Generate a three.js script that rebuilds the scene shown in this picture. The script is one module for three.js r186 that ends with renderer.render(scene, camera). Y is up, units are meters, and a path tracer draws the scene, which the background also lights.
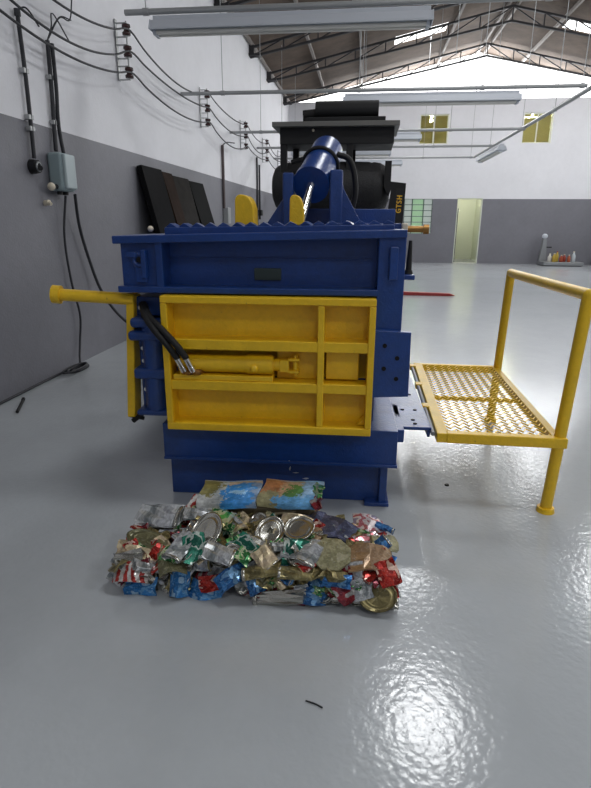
import * as THREE from 'three';
import { RoundedBoxGeometry } from 'three/addons/geometries/RoundedBoxGeometry.js';
import { mergeGeometries } from 'three/addons/utils/BufferGeometryUtils.js';
import { RectAreaLightUniformsLib } from 'three/addons/lights/RectAreaLightUniformsLib.js';

// ------------------------------------------------------------------ camera
const scene = new THREE.Scene();
const V = (x, y, z) => new THREE.Vector3(x, y, z);
const F = 560, CX = 295.5, CY = 394, EYE = 1.45, ROLL = 0.35 * Math.PI / 180;
const cR = Math.cos(ROLL), sR = Math.sin(ROLL);
const vdx = cR * (367 - CX) + sR * (222 - CY), vdy = -sR * (367 - CX) + cR * (222 - CY);
const PITCH = Math.atan2(-vdy, F), YAW = Math.atan2(vdx, F / Math.cos(PITCH));
const fwd = V(-Math.sin(YAW) * Math.cos(PITCH), -Math.sin(PITCH), -Math.cos(YAW) * Math.cos(PITCH));
const rgt = V(Math.cos(YAW), 0, -Math.sin(YAW)), upv = rgt.clone().cross(fwd);
const camera = new THREE.PerspectiveCamera(2 * Math.atan(394 / F) * 180 / Math.PI, 591 / 788, 0.05, 200);
camera.position.set(0, EYE, 0);
camera.up.copy(upv.clone().multiplyScalar(cR).addScaledVector(rgt, -sR));
camera.lookAt(camera.position.clone().add(fwd));
// a pixel of the photograph gives a direction; the plane it touches gives the distance
function at(px, py, axis, val) {
  const dx = px - CX, dy = py - CY, ux = cR * dx + sR * dy, uy = -sR * dx + cR * dy;
  const d = fwd.clone().addScaledVector(rgt, ux / F).addScaledVector(upv, -uy / F);
  const t = (val - (axis === 'y' ? EYE : 0)) / d[axis];
  return V(0, EYE, 0).addScaledVector(d, t);
}
// ------------------------------------------------------------------ sky, daylight, exposure
RectAreaLightUniformsLib.init();
scene.background = new THREE.Color(0.86, 0.9, 0.95);
const renderer = new THREE.WebGLRenderer({ antialias: true });
renderer.toneMapping = THREE.LinearToneMapping;
renderer.toneMappingExposure = 1.0;
renderer.shadowMap.enabled = true;
const SKYLIGHT = 18.5, GABLE = 11, SIDE = 5, DAY = new THREE.Color(0.97, 0.985, 1.0);
// hall shell, metres
const XL = -2.97, XR = 10.1, XM = 3.56, ZB = -22.1, ZF = 6.4, EAVE = 5.53, SLOPE = 0.222, BAND = 2.27;
const roofY = (x) => EAVE + SLOPE * ((XM - XL) - Math.abs(x - XM));
const skyXs = [[0.55, 1.98], [5.14, 6.57]], skyZs = [-18.22, -12.0, -7.5, -2.05, 3.3], SKW = 0.86;
function rectLight(w, h, pos, dir, power) {
  const l = new THREE.RectAreaLight(DAY, power, w, h);
  l.position.copy(pos); l.lookAt(pos.clone().add(dir)); scene.add(l); return l;
}
for (const z of skyZs) for (let k = 0; k < 2; k++) {
  const [x0, x1] = skyXs[k], xm = (x0 + x1) / 2, n = V(k ? -SLOPE : SLOPE, -1, 0).normalize();
  rectLight((x1 - x0) * 1.02, SKW, V(xm, roofY(xm) - 0.03, z), n, SKYLIGHT).rotateZ(0);
}
for (const [w, y0, y1] of [[9.8, 5.56, 6.03], [5.6, 6.03, 6.5], [1.9, 6.5, 6.82]])
  rectLight(w, y1 - y0, V(XM, (y0 + y1) / 2, ZB + 0.06), V(0, 0, 1), GABLE);
const sideWin = [3.7, 5.1, -20.4, -11.4];                       // y0, y1, z0, z1 of the strip window high in the right wall
rectLight(sideWin[3] - sideWin[2], sideWin[1] - sideWin[0], V(XR - 0.03, (sideWin[0] + sideWin[1]) / 2, (sideWin[2] + sideWin[3]) / 2), V(-1, 0, 0), SIDE);

// ------------------------------------------------------------------ helpers
let seed = 12345;
const rnd = () => { seed = (seed * 1664525 + 1013904223) >>> 0; return seed / 4294967296; };
const rr = (a, b) => a + (b - a) * rnd();
const used = {};
const numbered = (n) => { const k = used[n] = (used[n] ?? -1) + 1; return k ? `${n}_${String(k).padStart(3, '0')}` : n; };
const geo = (g) => { const h = g.index ? g.toNonIndexed() : g; for (const k of Object.keys(h.attributes)) if (!['position', 'normal', 'uv'].includes(k)) h.deleteAttribute(k); return h; };
const merge = (list) => list.length === 1 ? geo(list[0]) : mergeGeometries(list.map(geo));
function uvBox(g) {                                            // uv in metres, by the main direction of each face
  const p = g.attributes.position, n = g.attributes.normal, uv = new Float32Array(p.count * 2);
  for (let i = 0; i < p.count; i++) {
    const a = Math.abs(n.getX(i)), b = Math.abs(n.getY(i)), c = Math.abs(n.getZ(i));
    const [u, v] = b >= a && b >= c ? [p.getX(i), p.getZ(i)] : a >= c ? [p.getZ(i), p.getY(i)] : [p.getX(i), p.getY(i)];
    uv[2 * i] = u; uv[2 * i + 1] = v;
  }
  g.setAttribute('uv', new THREE.BufferAttribute(uv, 2)); return g;
}
function obj(name, geoms, mat, parent = scene) {
  const g = Array.isArray(geoms) ? merge(geoms) : geo(geoms);
  if (mat.userData.metric) uvBox(g);
  const m = new THREE.Mesh(g, mat); m.castShadow = m.receiveShadow = true;
  m.name = parent === scene ? numbered(name) : name; parent.add(m); return m;
}
function tag(o, label, category, group) { o.userData.label = label; o.userData.category = category; if (group) o.userData.group = group; return o; }
function thing(name, label, category, pos = [0, 0, 0], turn = 0, group) {
  const o = new THREE.Group(); o.name = numbered(name); scene.add(o); o.position.set(...pos); o.rotation.y = turn; return tag(o, label, category, group);
}
function struct(name, geoms, mat, parent = scene, label) {
  const m = obj(name, geoms, mat, parent); if (parent === scene) m.userData.kind = 'structure'; if (label) m.userData.label = label; return m;
}
const box = (x0, x1, y0, y1, z0, z1) => new THREE.BoxGeometry(Math.abs(x1 - x0), Math.abs(y1 - y0), Math.abs(z1 - z0)).translate((x0 + x1) / 2, (y0 + y1) / 2, (z0 + z1) / 2);
const rbx = (x0, x1, y0, y1, z0, z1, r = 0.005) => new RoundedBoxGeometry(Math.abs(x1 - x0), Math.abs(y1 - y0), Math.abs(z1 - z0), 2, r).translate((x0 + x1) / 2, (y0 + y1) / 2, (z0 + z1) / 2);
function bar(a, b, r, r2 = r, seg = 14) {                      // a round bar from a to b
  const d = b.clone().sub(a), g = new THREE.CylinderGeometry(r2, r, d.length(), seg);
  g.applyQuaternion(new THREE.Quaternion().setFromUnitVectors(V(0, 1, 0), d.clone().normalize()));
  const c = a.clone().add(b).multiplyScalar(0.5); return g.translate(c.x, c.y, c.z);
}
function beam(a, b, w, h) {                                    // a square bar from a to b
  const d = b.clone().sub(a), g = new THREE.BoxGeometry(w, d.length(), h);
  g.applyQuaternion(new THREE.Quaternion().setFromUnitVectors(V(0, 1, 0), d.clone().normalize()));
  const c = a.clone().add(b).multiplyScalar(0.5); return g.translate(c.x, c.y, c.z);
}
const tube = (pts, r, n = 40, seg = 8) => new THREE.TubeGeometry(new THREE.CatmullRomCurve3(pts, false, 'centripetal'), n, r, seg);
function prism(pts, depth, bevel = 0.003) {                    // outline in x, y, extruded along z, front face at z = 0
  const s = new THREE.Shape(pts.map((p) => new THREE.Vector2(...p)));
  return new THREE.ExtrudeGeometry(s, { depth: depth - 2 * bevel, bevelEnabled: bevel > 0, bevelSize: bevel, bevelThickness: bevel, bevelSegments: 2, bevelOffset: -bevel, curveSegments: 12 }).translate(0, 0, -depth + bevel);
}
// ------------------------------------------------------------------ textures
function noiseGrid(n, cells, s) {                              // tileable value noise
  let q = s >>> 0; const r = () => { q = (q * 1664525 + 1013904223) >>> 0; return q / 4294967296; };
  const g = Float32Array.from({ length: cells * cells }, r), out = new Float32Array(n * n);
  for (let y = 0; y < n; y++) for (let x = 0; x < n; x++) {
    const fx = x / n * cells, fy = y / n * cells, ix = Math.floor(fx), iy = Math.floor(fy);
    let tx = fx - ix, ty = fy - iy; tx = tx * tx * (3 - 2 * tx); ty = ty * ty * (3 - 2 * ty);
    const a = g[(iy % cells) * cells + ix % cells], b = g[(iy % cells) * cells + (ix + 1) % cells], c = g[((iy + 1) % cells) * cells + ix % cells], d = g[((iy + 1) % cells) * cells + (ix + 1) % cells];
    out[y * n + x] = (a * (1 - tx) + b * tx) * (1 - ty) + (c * (1 - tx) + d * tx) * ty;
  }
  return out;
}
function layered(n, list) { const out = new Float32Array(n * n); list.forEach(([cells, w, s]) => { const g = noiseGrid(n, cells, s); for (let i = 0; i < out.length; i++) out[i] += g[i] * w; }); return out; }
function dataTex(n, fn, srgb, size) {
  const d = new Uint8Array(n * n * 4);
  for (let i = 0; i < n * n; i++) { const c = fn(i); d[4 * i] = c[0]; d[4 * i + 1] = c[1]; d[4 * i + 2] = c[2]; d[4 * i + 3] = 255; }
  const t = new THREE.DataTexture(d, n, n); t.magFilter = THREE.LinearFilter; t.minFilter = THREE.LinearFilter; t.wrapS = t.wrapT = THREE.RepeatWrapping;
  if (srgb) t.colorSpace = THREE.SRGBColorSpace; t.repeat.set(1 / size, 1 / size); t.needsUpdate = true; return t;
}
const cl = (v) => Math.max(0, Math.min(255, v));
function paintTex(hex, amp, size, s, spots = 0, spotHex = 0x3a2a18, cells = [8, 40, 128]) {
  const c = new THREE.Color(hex), base = [c.r, c.g, c.b].map((v) => 255 * (v <= 0.0031308 ? 12.92 * v : 1.055 * v ** (1 / 2.4) - 0.055));
  const sc = [(spotHex >> 16) & 255, (spotHex >> 8) & 255, spotHex & 255];
  const n = layered(256, [[cells[0], 0.5, s], [cells[1], 0.3, s + 1], [cells[2], 0.2, s + 2]]), sp = layered(256, [[64, 0.6, s + 5], [20, 0.4, s + 6]]);
  return dataTex(256, (i) => { const k = 1 + amp * (n[i] - 0.5) * 2, t = spots ? Math.max(0, Math.min(1, (sp[i] - (1 - spots)) * 12)) : 0; return base.map((b, j) => cl((b * (1 - t) + sc[j] * t) * k)); }, true, size);
}
const bumpTex = (list, size) => { const n = layered(512, list); return dataTex(512, (i) => [cl(n[i] * 255), cl(n[i] * 255), cl(n[i] * 255)], false, size); };
function mat(o, metric) { const m = new THREE.MeshPhysicalMaterial(o); if (metric) m.userData.metric = true; return m; }
const peel = bumpTex([[60, 0.55, 3], [130, 0.25, 4], [9, 0.2, 9]], 1.0);
const plaster = bumpTex([[128, 0.5, 13], [32, 0.3, 14], [9, 0.2, 15]], 1.5);
const steel = bumpTex([[100, 0.5, 23], [30, 0.3, 24], [8, 0.2, 25]], 0.6);
const M = {
  floor: mat({ map: paintTex(0xb3b8bc, 0.03, 3.2, 31, 0.05, 0xa0a5a9, [5, 30, 120]), roughness: 0.16, ior: 1.58, bumpMap: peel, bumpScale: 0.0009 }, true),
  white: mat({ map: paintTex(0xe4e4e8, 0.02, 4, 41), roughness: 0.85, bumpMap: plaster, bumpScale: 0.002 }, true),
  grey: mat({ map: paintTex(0x77777e, 0.04, 3, 51), roughness: 0.6, bumpMap: plaster, bumpScale: 0.002 }, true),
  roof: mat({ map: paintTex(0x5e5147, 0.22, 5, 61, 0.1, 0x3f362f, [6, 24, 90]), roughness: 0.95 }, true),
  truss: mat({ color: 0x3b3a3c, roughness: 0.7 }),
  purlin: mat({ color: 0x8b8580, roughness: 0.7 }),
  skylight: mat({ color: 0xe8ecec, roughness: 0.7, emissive: 0xffffff, emissiveIntensity: 3 }),
  blue: mat({ map: paintTex(0x133c80, 0.12, 0.9, 71, 0.05, 0x0f2f62), roughness: 0.36, bumpMap: steel, bumpScale: 0.0012, clearcoat: 0.35, clearcoatRoughness: 0.25 }, true),
  yellow: mat({ map: paintTex(0xf0c31c, 0.06, 0.7, 81, 0.12, 0xba9120), roughness: 0.42, bumpMap: steel, bumpScale: 0.0012, clearcoat: 0.2, clearcoatRoughness: 0.3 }, true),
  black: mat({ color: 0x0f0f11, roughness: 0.65 }),
  rubber: mat({ map: paintTex(0x202022, 0.2, 0.8, 91, 0.12, 0x3d2622), roughness: 0.62, bumpMap: steel, bumpScale: 0.003 }, true),
  dark: mat({ color: 0x07080a, roughness: 0.9 }),
  greySteel: mat({ color: 0x8e9193, roughness: 0.45, metalness: 0.4 }),
  lampMetal: mat({ color: 0xc3c8d0, roughness: 0.5 }),
  galv: mat({ color: 0xa5a7a8, roughness: 0.45, metalness: 0.3 }),
  tubeGlass: mat({ color: 0xe8e6df, roughness: 0.25 }),
  chrome: mat({ color: 0xe6e6e6, roughness: 0.12, metalness: 1 }),
  cable: mat({ color: 0x2a2b30, roughness: 0.6 }),
  box: mat({ color: 0x8fa0a4, roughness: 0.4 }),
  cream: mat({ color: 0xd9cfba, roughness: 0.5 }),
  brass: mat({ color: 0x9c7440, roughness: 0.4, metalness: 0.7 }),
  red: mat({ color: 0x9a2f2e, roughness: 0.5 }),
  glass: mat({ color: 0xe9f2e4, roughness: 0.03, transmission: 1, thickness: 0, ior: 1.45 }),
  frost: mat({ color: 0xd6f0d2, roughness: 0.75, transmission: 0.8, thickness: 0 }),
  frostPale: mat({ color: 0xe6ece6, roughness: 0.75, transmission: 0.7, thickness: 0 }),
  frameGreen: mat({ color: 0x55675c, roughness: 0.6 }),
  alu: mat({ color: 0xd9dad2, roughness: 0.4 }),
  office: mat({ color: 0xb5ac8c, roughness: 0.9 }),
  corridor: mat({ color: 0xcfd4c4, roughness: 0.8 }),
  lampGlow: mat({ color: 0xffffff, roughness: 0.5, emissive: 0xfff6e0, emissiveIntensity: 1.5 }),
};

// ================================================================== THE HALL
const floor = struct('floor', box(XL - 0.2, XR + 0.2, -0.15, 0, ZB - 3.2, ZF + 0.2), M.floor);
const wallL = struct('wall_left', box(XL - 0.2, XL, 0, EAVE, ZB, ZF), M.white);
struct('painted_band', box(XL, XL + 0.004, 0.0, BAND, ZB, ZF), M.grey, wallL, 'grey painted lower band');
const wallR = struct('wall_right', [box(XR, XR + 0.2, 0, sideWin[0], ZB, ZF), box(XR, XR + 0.2, sideWin[1], EAVE, ZB, ZF), box(XR, XR + 0.2, sideWin[0], sideWin[1], ZB, sideWin[2]), box(XR, XR + 0.2, sideWin[0], sideWin[1], sideWin[3], ZF)], M.white);
struct('painted_band', box(XR - 0.004, XR, 0, BAND, ZB, ZF), M.grey, wallR, 'grey painted lower band');
const wallF = struct('wall_front', box(XL, XR, 0, EAVE, ZF, ZF + 0.2), M.white);
struct('painted_band', box(XL, XR, 0, BAND, ZF - 0.004, ZF), M.grey, wallF, 'grey painted lower band');
function wallWithHoles(x0, x1, y0, y1, holes, z, t) {
  const s = new THREE.Shape([[x0, y0], [x1, y0], [x1, y1], [x0, y1]].map((p) => new THREE.Vector2(...p)));
  for (const [a, b, c, d] of holes) s.holes.push(new THREE.Path([[a, c], [a, d], [b, d], [b, c]].map((p) => new THREE.Vector2(...p))));
  return new THREE.ExtrudeGeometry(s, { depth: t, bevelEnabled: false }).translate(0, 0, z);
}
const officeA = [1.72, 2.72, 4.115, 5.085], officeB = [5.25, 6.22, 4.115, 5.085], greenWin = [1.34, 2.36, 1.05, BAND], doorHole = [3.24, 4.13, 0.001, BAND + 0.03];
const wallB = struct('wall_back', wallWithHoles(XL, XR, 0, EAVE, [officeA, officeB, greenWin, doorHole], ZB - 0.2, 0.2), M.white);
struct('painted_band', wallWithHoles(XL, XR, 0.0, BAND, [[greenWin[0], greenWin[1], greenWin[2], BAND - 0.001], [doorHole[0], doorHole[1], 0.001, BAND - 0.001]], ZB, 0.004), M.grey, wallB, 'grey painted lower band');
// the roof: two slabs with openings for the translucent sheets, gable triangles of glazing at both ends
const LEN = ZF - ZB + 0.4, slant = Math.hypot(XM - XL + 0.3, (XM - XL + 0.3) * SLOPE);
const ceiling = new THREE.Group(); ceiling.name = 'ceiling'; ceiling.userData.kind = 'structure'; scene.add(ceiling);
for (let k = 0; k < 2; k++) {
  const cs = Math.sqrt(1 + SLOPE * SLOPE), s = new THREE.Shape([[0, 0], [slant, 0], [slant, LEN], [0, LEN]].map((p) => new THREE.Vector2(...p)));
  for (const z of skyZs) {
    const u0 = Math.abs(XM - skyXs[k][k ? 0 : 1]) * cs, u1 = Math.abs(XM - skyXs[k][k ? 1 : 0]) * cs, v0 = ZF + 0.2 - z - SKW / 2, v1 = v0 + SKW;
    s.holes.push(new THREE.Path([[u0, v0], [u0, v1], [u1, v1], [u1, v0]].map((p) => new THREE.Vector2(...p))));
  }
  const g = new THREE.ExtrudeGeometry(s, { depth: 0.08, bevelEnabled: false });
  // u runs down the slope from the ridge, v along the hall away from the front wall
  const ux = V(k ? 1 : -1, -SLOPE, 0).normalize(), vz = V(0, 0, -1), n = ux.clone().cross(vz);
  const m4 = new THREE.Matrix4().makeBasis(ux, vz, n); g.applyMatrix4(m4);
  const up = n.y > 0 ? 0 : 0.08; g.translate(XM, roofY(XM) + up, ZF + 0.2);
  obj('roof_slope', g, M.roof, ceiling);
  for (const z of skyZs) {
    const [x0, x1] = skyXs[k], xm = (x0 + x1) / 2;
    const q = new THREE.BoxGeometry((x1 - x0) * cs, 0.012, SKW).rotateZ(k ? -Math.atan(SLOPE) : Math.atan(SLOPE)).translate(xm, roofY(xm) + 0.04, z);
    obj('skylight_window', q, M.skylight, ceiling);
  }
}
{ // strip window in the right wall, and the closed gable over the front wall
  const w = new THREE.Group(); w.name = 'window_5'; w.userData.kind = 'structure'; scene.add(w);
  const [a, b, c, d] = sideWin, n = 6, st = (d - c) / n;
  for (let i = 0; i < n; i++) { obj('pane', box(XR + 0.06, XR + 0.07, a, b, c + i * st + 0.02, c + (i + 1) * st - 0.02), M.skylight, w); obj('mullion', box(XR + 0.04, XR + 0.09, a, b, c + i * st - 0.02, c + i * st + 0.02), M.alu, w); }
  struct('wall_front_gable', prism([[XL, EAVE], [XR, EAVE], [XM, roofY(XM)]], 0.2, 0).translate(0, 0, ZF + 0.2), M.white);
}
[[ZB - 0.12, 4]].forEach(([z, n]) => {
  const w = new THREE.Group(); w.name = 'window_' + n; w.userData.kind = 'structure'; scene.add(w);
  const N = 10, step = (XR - XL) / N;
  for (let i = 0; i < N; i++) {                                 // panes follow the slope of the roof
    const a = XL + i * step, b = a + step, mid = a < XM && b > XM ? [[XM, roofY(XM)]] : [];
    const pts = [[a + 0.01, EAVE], [b - 0.01, EAVE], [b - 0.01, Math.max(EAVE + 0.005, roofY(b - 0.01))], ...mid, [a + 0.01, Math.max(EAVE + 0.005, roofY(a + 0.01))]];
    obj('pane', prism(pts, 0.012, 0).translate(0, 0, z + 0.02), M.skylight, w);
    if (i) obj('mullion', box(a - 0.01, a + 0.01, EAVE, roofY(a), z - 0.01, z + 0.03), M.alu, w);
  }
});
// purlins and lattice trusses
for (const k of [-1, 1]) for (let i = 0; i < 6; i++) {
  const x = XM + k * (0.12 + i * 1.27), y = roofY(x);
  if (i > 0 && Math.abs(x - (k < 0 ? 1.265 : 5.855)) < 0.75) continue;
  struct('trim_' + (k < 0 ? 1 + i : 7 + i), box(x - 0.03, x + 0.03, y - 0.09, y - 0.005, ZB, ZF), M.purlin).userData.label = 'pale roof purlin running the length of the hall';
}
const trussZ = [-20.75, -17.5, -15.0, -11.8, -9.0];
const trussAt = ['right before the gable glazing', 'second from the gable glazing', 'third from the gable glazing', 'fourth from the gable glazing', 'fifth from the gable glazing'];
trussZ.forEach((z, k) => {
  const t = thing('roof_truss', 'dark steel lattice roof truss ' + trussAt[k], 'truss', [0, 0, 0], 0, 'lattice roof trusses');
  const L = XL + 0.02, R = XR - 0.02, top = (x) => roofY(x) - 0.12, low = (x) => roofY(x) - 0.22 - 0.24 * (1 - Math.abs(x - XM) / (XM - XL) * 0.6);
  obj('top_chord', [beam(V(L, top(L), z), V(XM, top(XM), z), 0.05, 0.07), beam(V(XM, top(XM), z), V(R, top(R), z), 0.05, 0.07)], M.truss, t);
  obj('bottom_chord', [beam(V(L, low(L), z), V(XM, low(XM), z), 0.05, 0.07), beam(V(XM, low(XM), z), V(R, low(R), z), 0.05, 0.07)], M.truss, t);
  const n = 16; for (let i = 0; i <= n; i++) {
    const x = L + (R - L) * i / n; obj('post', beam(V(x, low(x), z), V(x, top(x), z), 0.03, 0.03), M.truss, t);
    if (i < n) { const x2 = L + (R - L) * (i + 1) / n, up = i < n / 2; obj('diagonal', beam(V(x, up ? low(x) : top(x), z), V(x2, up ? top(x2) : low(x2), z), 0.026, 0.026), M.truss, t); }
  }
  for (const s of [1, -1]) { const x = s > 0 ? XL : XR; obj('seat', [box(x, x + s * 0.28, EAVE - 0.3, EAVE - 0.25, z - 0.1, z + 0.1), box(x, x + s * 0.12, EAVE - 0.25, EAVE - 0.06, z - 0.05, z + 0.05)], M.truss, t); }
});
// back wall windows, with rooms behind them
[officeA, officeB].forEach(([x0, x1, y0, y1], i) => {
  const w = new THREE.Group(); w.name = 'window_' + (i + 1); w.userData.kind = 'structure'; scene.add(w);
  const z = ZB - 0.12, f = 0.035, xm = (x0 + x1) / 2;
  obj('frame', [box(x0, x1, y0, y0 + f, z - 0.03, z + 0.03), box(x0, x1, y1 - f, y1, z - 0.03, z + 0.03), box(x0, x0 + f, y0 + f, y1 - f, z - 0.03, z + 0.03), box(x1 - f, x1, y0 + f, y1 - f, z - 0.03, z + 0.03)], M.alu, w);
  obj('mullion', box(xm - 0.02, xm + 0.02, y0 + f, y1 - f, z - 0.025, z + 0.025), M.alu, w);
  for (const [a, b] of [[x0 + f, xm - 0.02], [xm + 0.02, x1 - f]]) obj('pane', box(a, b, y0 + f, y1 - f, z - 0.003, z + 0.003), M.glass, w);
  const X0 = x0 - 0.7, X1 = x1 + 0.7, Y0 = 3.2, Y1 = 5.5, Z0 = ZB - 2.6, Z1 = ZB - 0.2, t = 0.05;
  const room = struct(`wall_office_${i + 1}`, [box(X0, X1, Y0, Y0 + t, Z0, Z1), box(X0, X1, Y1 - t, Y1, Z0, Z1), box(X0, X0 + t, Y0, Y1, Z0, Z1), box(X1 - t, X1, Y0, Y1, Z0, Z1), box(X0, X1, Y0, Y1, Z0, Z0 + t)], M.office);
  room.userData.label = 'olive upper office room behind the back wall';
  const l = thing('office_lamp', i ? 'bright ceiling tube lamp in the office behind the window over the floor scale' : 'bright bare lamp in the office behind the window above the green glazing', 'lamp', [xm + (i ? -0.05 : -0.05), 5.0, ZB - 0.75]);
  obj('lamp_holder', box(-0.05, 0.05, 0.07, 0.449, -0.05, 0.05), M.alu, l);
  obj('lamp_tube', i ? bar(V(-0.4, 0.06, 0), V(0.4, 0.06, 0), 0.025) : new THREE.SphereGeometry(0.07, 16, 12), M.lampGlow, l);
  const p = new THREE.PointLight(0xfff0d8, 5.5, 0, 2); p.position.set(xm - 0.05, i ? 4.94 : 4.98, ZB - 0.62); p.castShadow = true; scene.add(p);
});
{
  const w = new THREE.Group(); w.name = 'window_3'; w.userData.kind = 'structure'; scene.add(w);
  const [x0, x1, y0, y1] = greenWin, z = ZB - 0.05, cols = [x0, x0 + 0.29, x1 - 0.32, x1], rows = 6, f = 0.018;
  const bars = [];
  for (const x of cols) bars.push(box(x - f + (x === x0 ? f : 0), x + f - (x === x1 ? f : 0), y0, y1, z - 0.02, z + 0.02));
  for (let r = 0; r <= rows; r++) { const y = y0 + (y1 - y0) * r / rows; bars.push(box(x0, x1, Math.max(y0, y - f * 0.8), Math.min(y1, y + f * 0.8), z - 0.018, z + 0.018)); }
  obj('frame', bars, M.frameGreen, w);
  for (let r = 0; r < rows; r++) for (let c = 0; c < 3; c++) {
    const a = y0 + (y1 - y0) * r / rows + f, b = y0 + (y1 - y0) * (r + 1) / rows - f;
    obj('pane', box(cols[c] + f, cols[c + 1] - f, a, b, z - 0.004, z + 0.004), c === 1 ? M.frost : M.frostPale, w);
  }
}
{
  const X0 = 3.1, X1 = 4.9, Z0 = ZB - 2.6, Z1 = ZB - 0.2, t = 0.05;
  struct('wall_corridor', [box(X0 - t, X0, 0, 3.15, Z0, Z1), box(4.35, 4.35 + t, 0, 3.15, Z0, Z1), box(X0, 4.35, 3.1, 3.15, Z0, Z1), box(X0, 4.35, 0, 3.1, Z0, Z0 + t)], M.corridor).userData.label = 'pale green corridor behind the doorway';
  const d = new THREE.Group(); d.name = 'door_1'; d.userData.kind = 'structure'; scene.add(d);
  obj('door_frame', [box(doorHole[0], doorHole[0] + 0.035, 0.001, doorHole[3], ZB - 0.2, ZB + 0.01), box(doorHole[1] - 0.035, doorHole[1], 0.001, doorHole[3], ZB - 0.2, ZB + 0.01), box(doorHole[0], doorHole[1], doorHole[3] - 0.03, doorHole[3], ZB - 0.2, ZB + 0.01)], M.corridor, d);
  obj('door_leaf', rbx(doorHole[0] + 0.04, doorHole[0] + 0.085, 0.01, 1.95, ZB - 1.0, ZB - 0.16), M.black, d);
  obj('door_handle', bar(V(doorHole[0] + 0.085, 1.86, ZB - 0.2), V(doorHole[0] + 0.14, 1.86, ZB - 0.2), 0.03), M.alu, d);
  const l = thing('corridor_lamp', 'ceiling lamp in the corridor behind the open doorway', 'lamp', [3.75, 3.01, ZB - 1.0]);
  obj('lamp_holder', box(-0.1, 0.1, 0.04, 0.089, -0.3, 0.3), M.alu, l); obj('lamp_tube', bar(V(0, 0.015, -0.28), V(0, 0.015, 0.28), 0.024), M.lampGlow, l);
  const p = new THREE.PointLight(0xfff8ec, 3.2, 0, 2); p.position.set(3.75, 2.95, ZB - 1.0); p.castShadow = true; scene.add(p);
}

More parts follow.
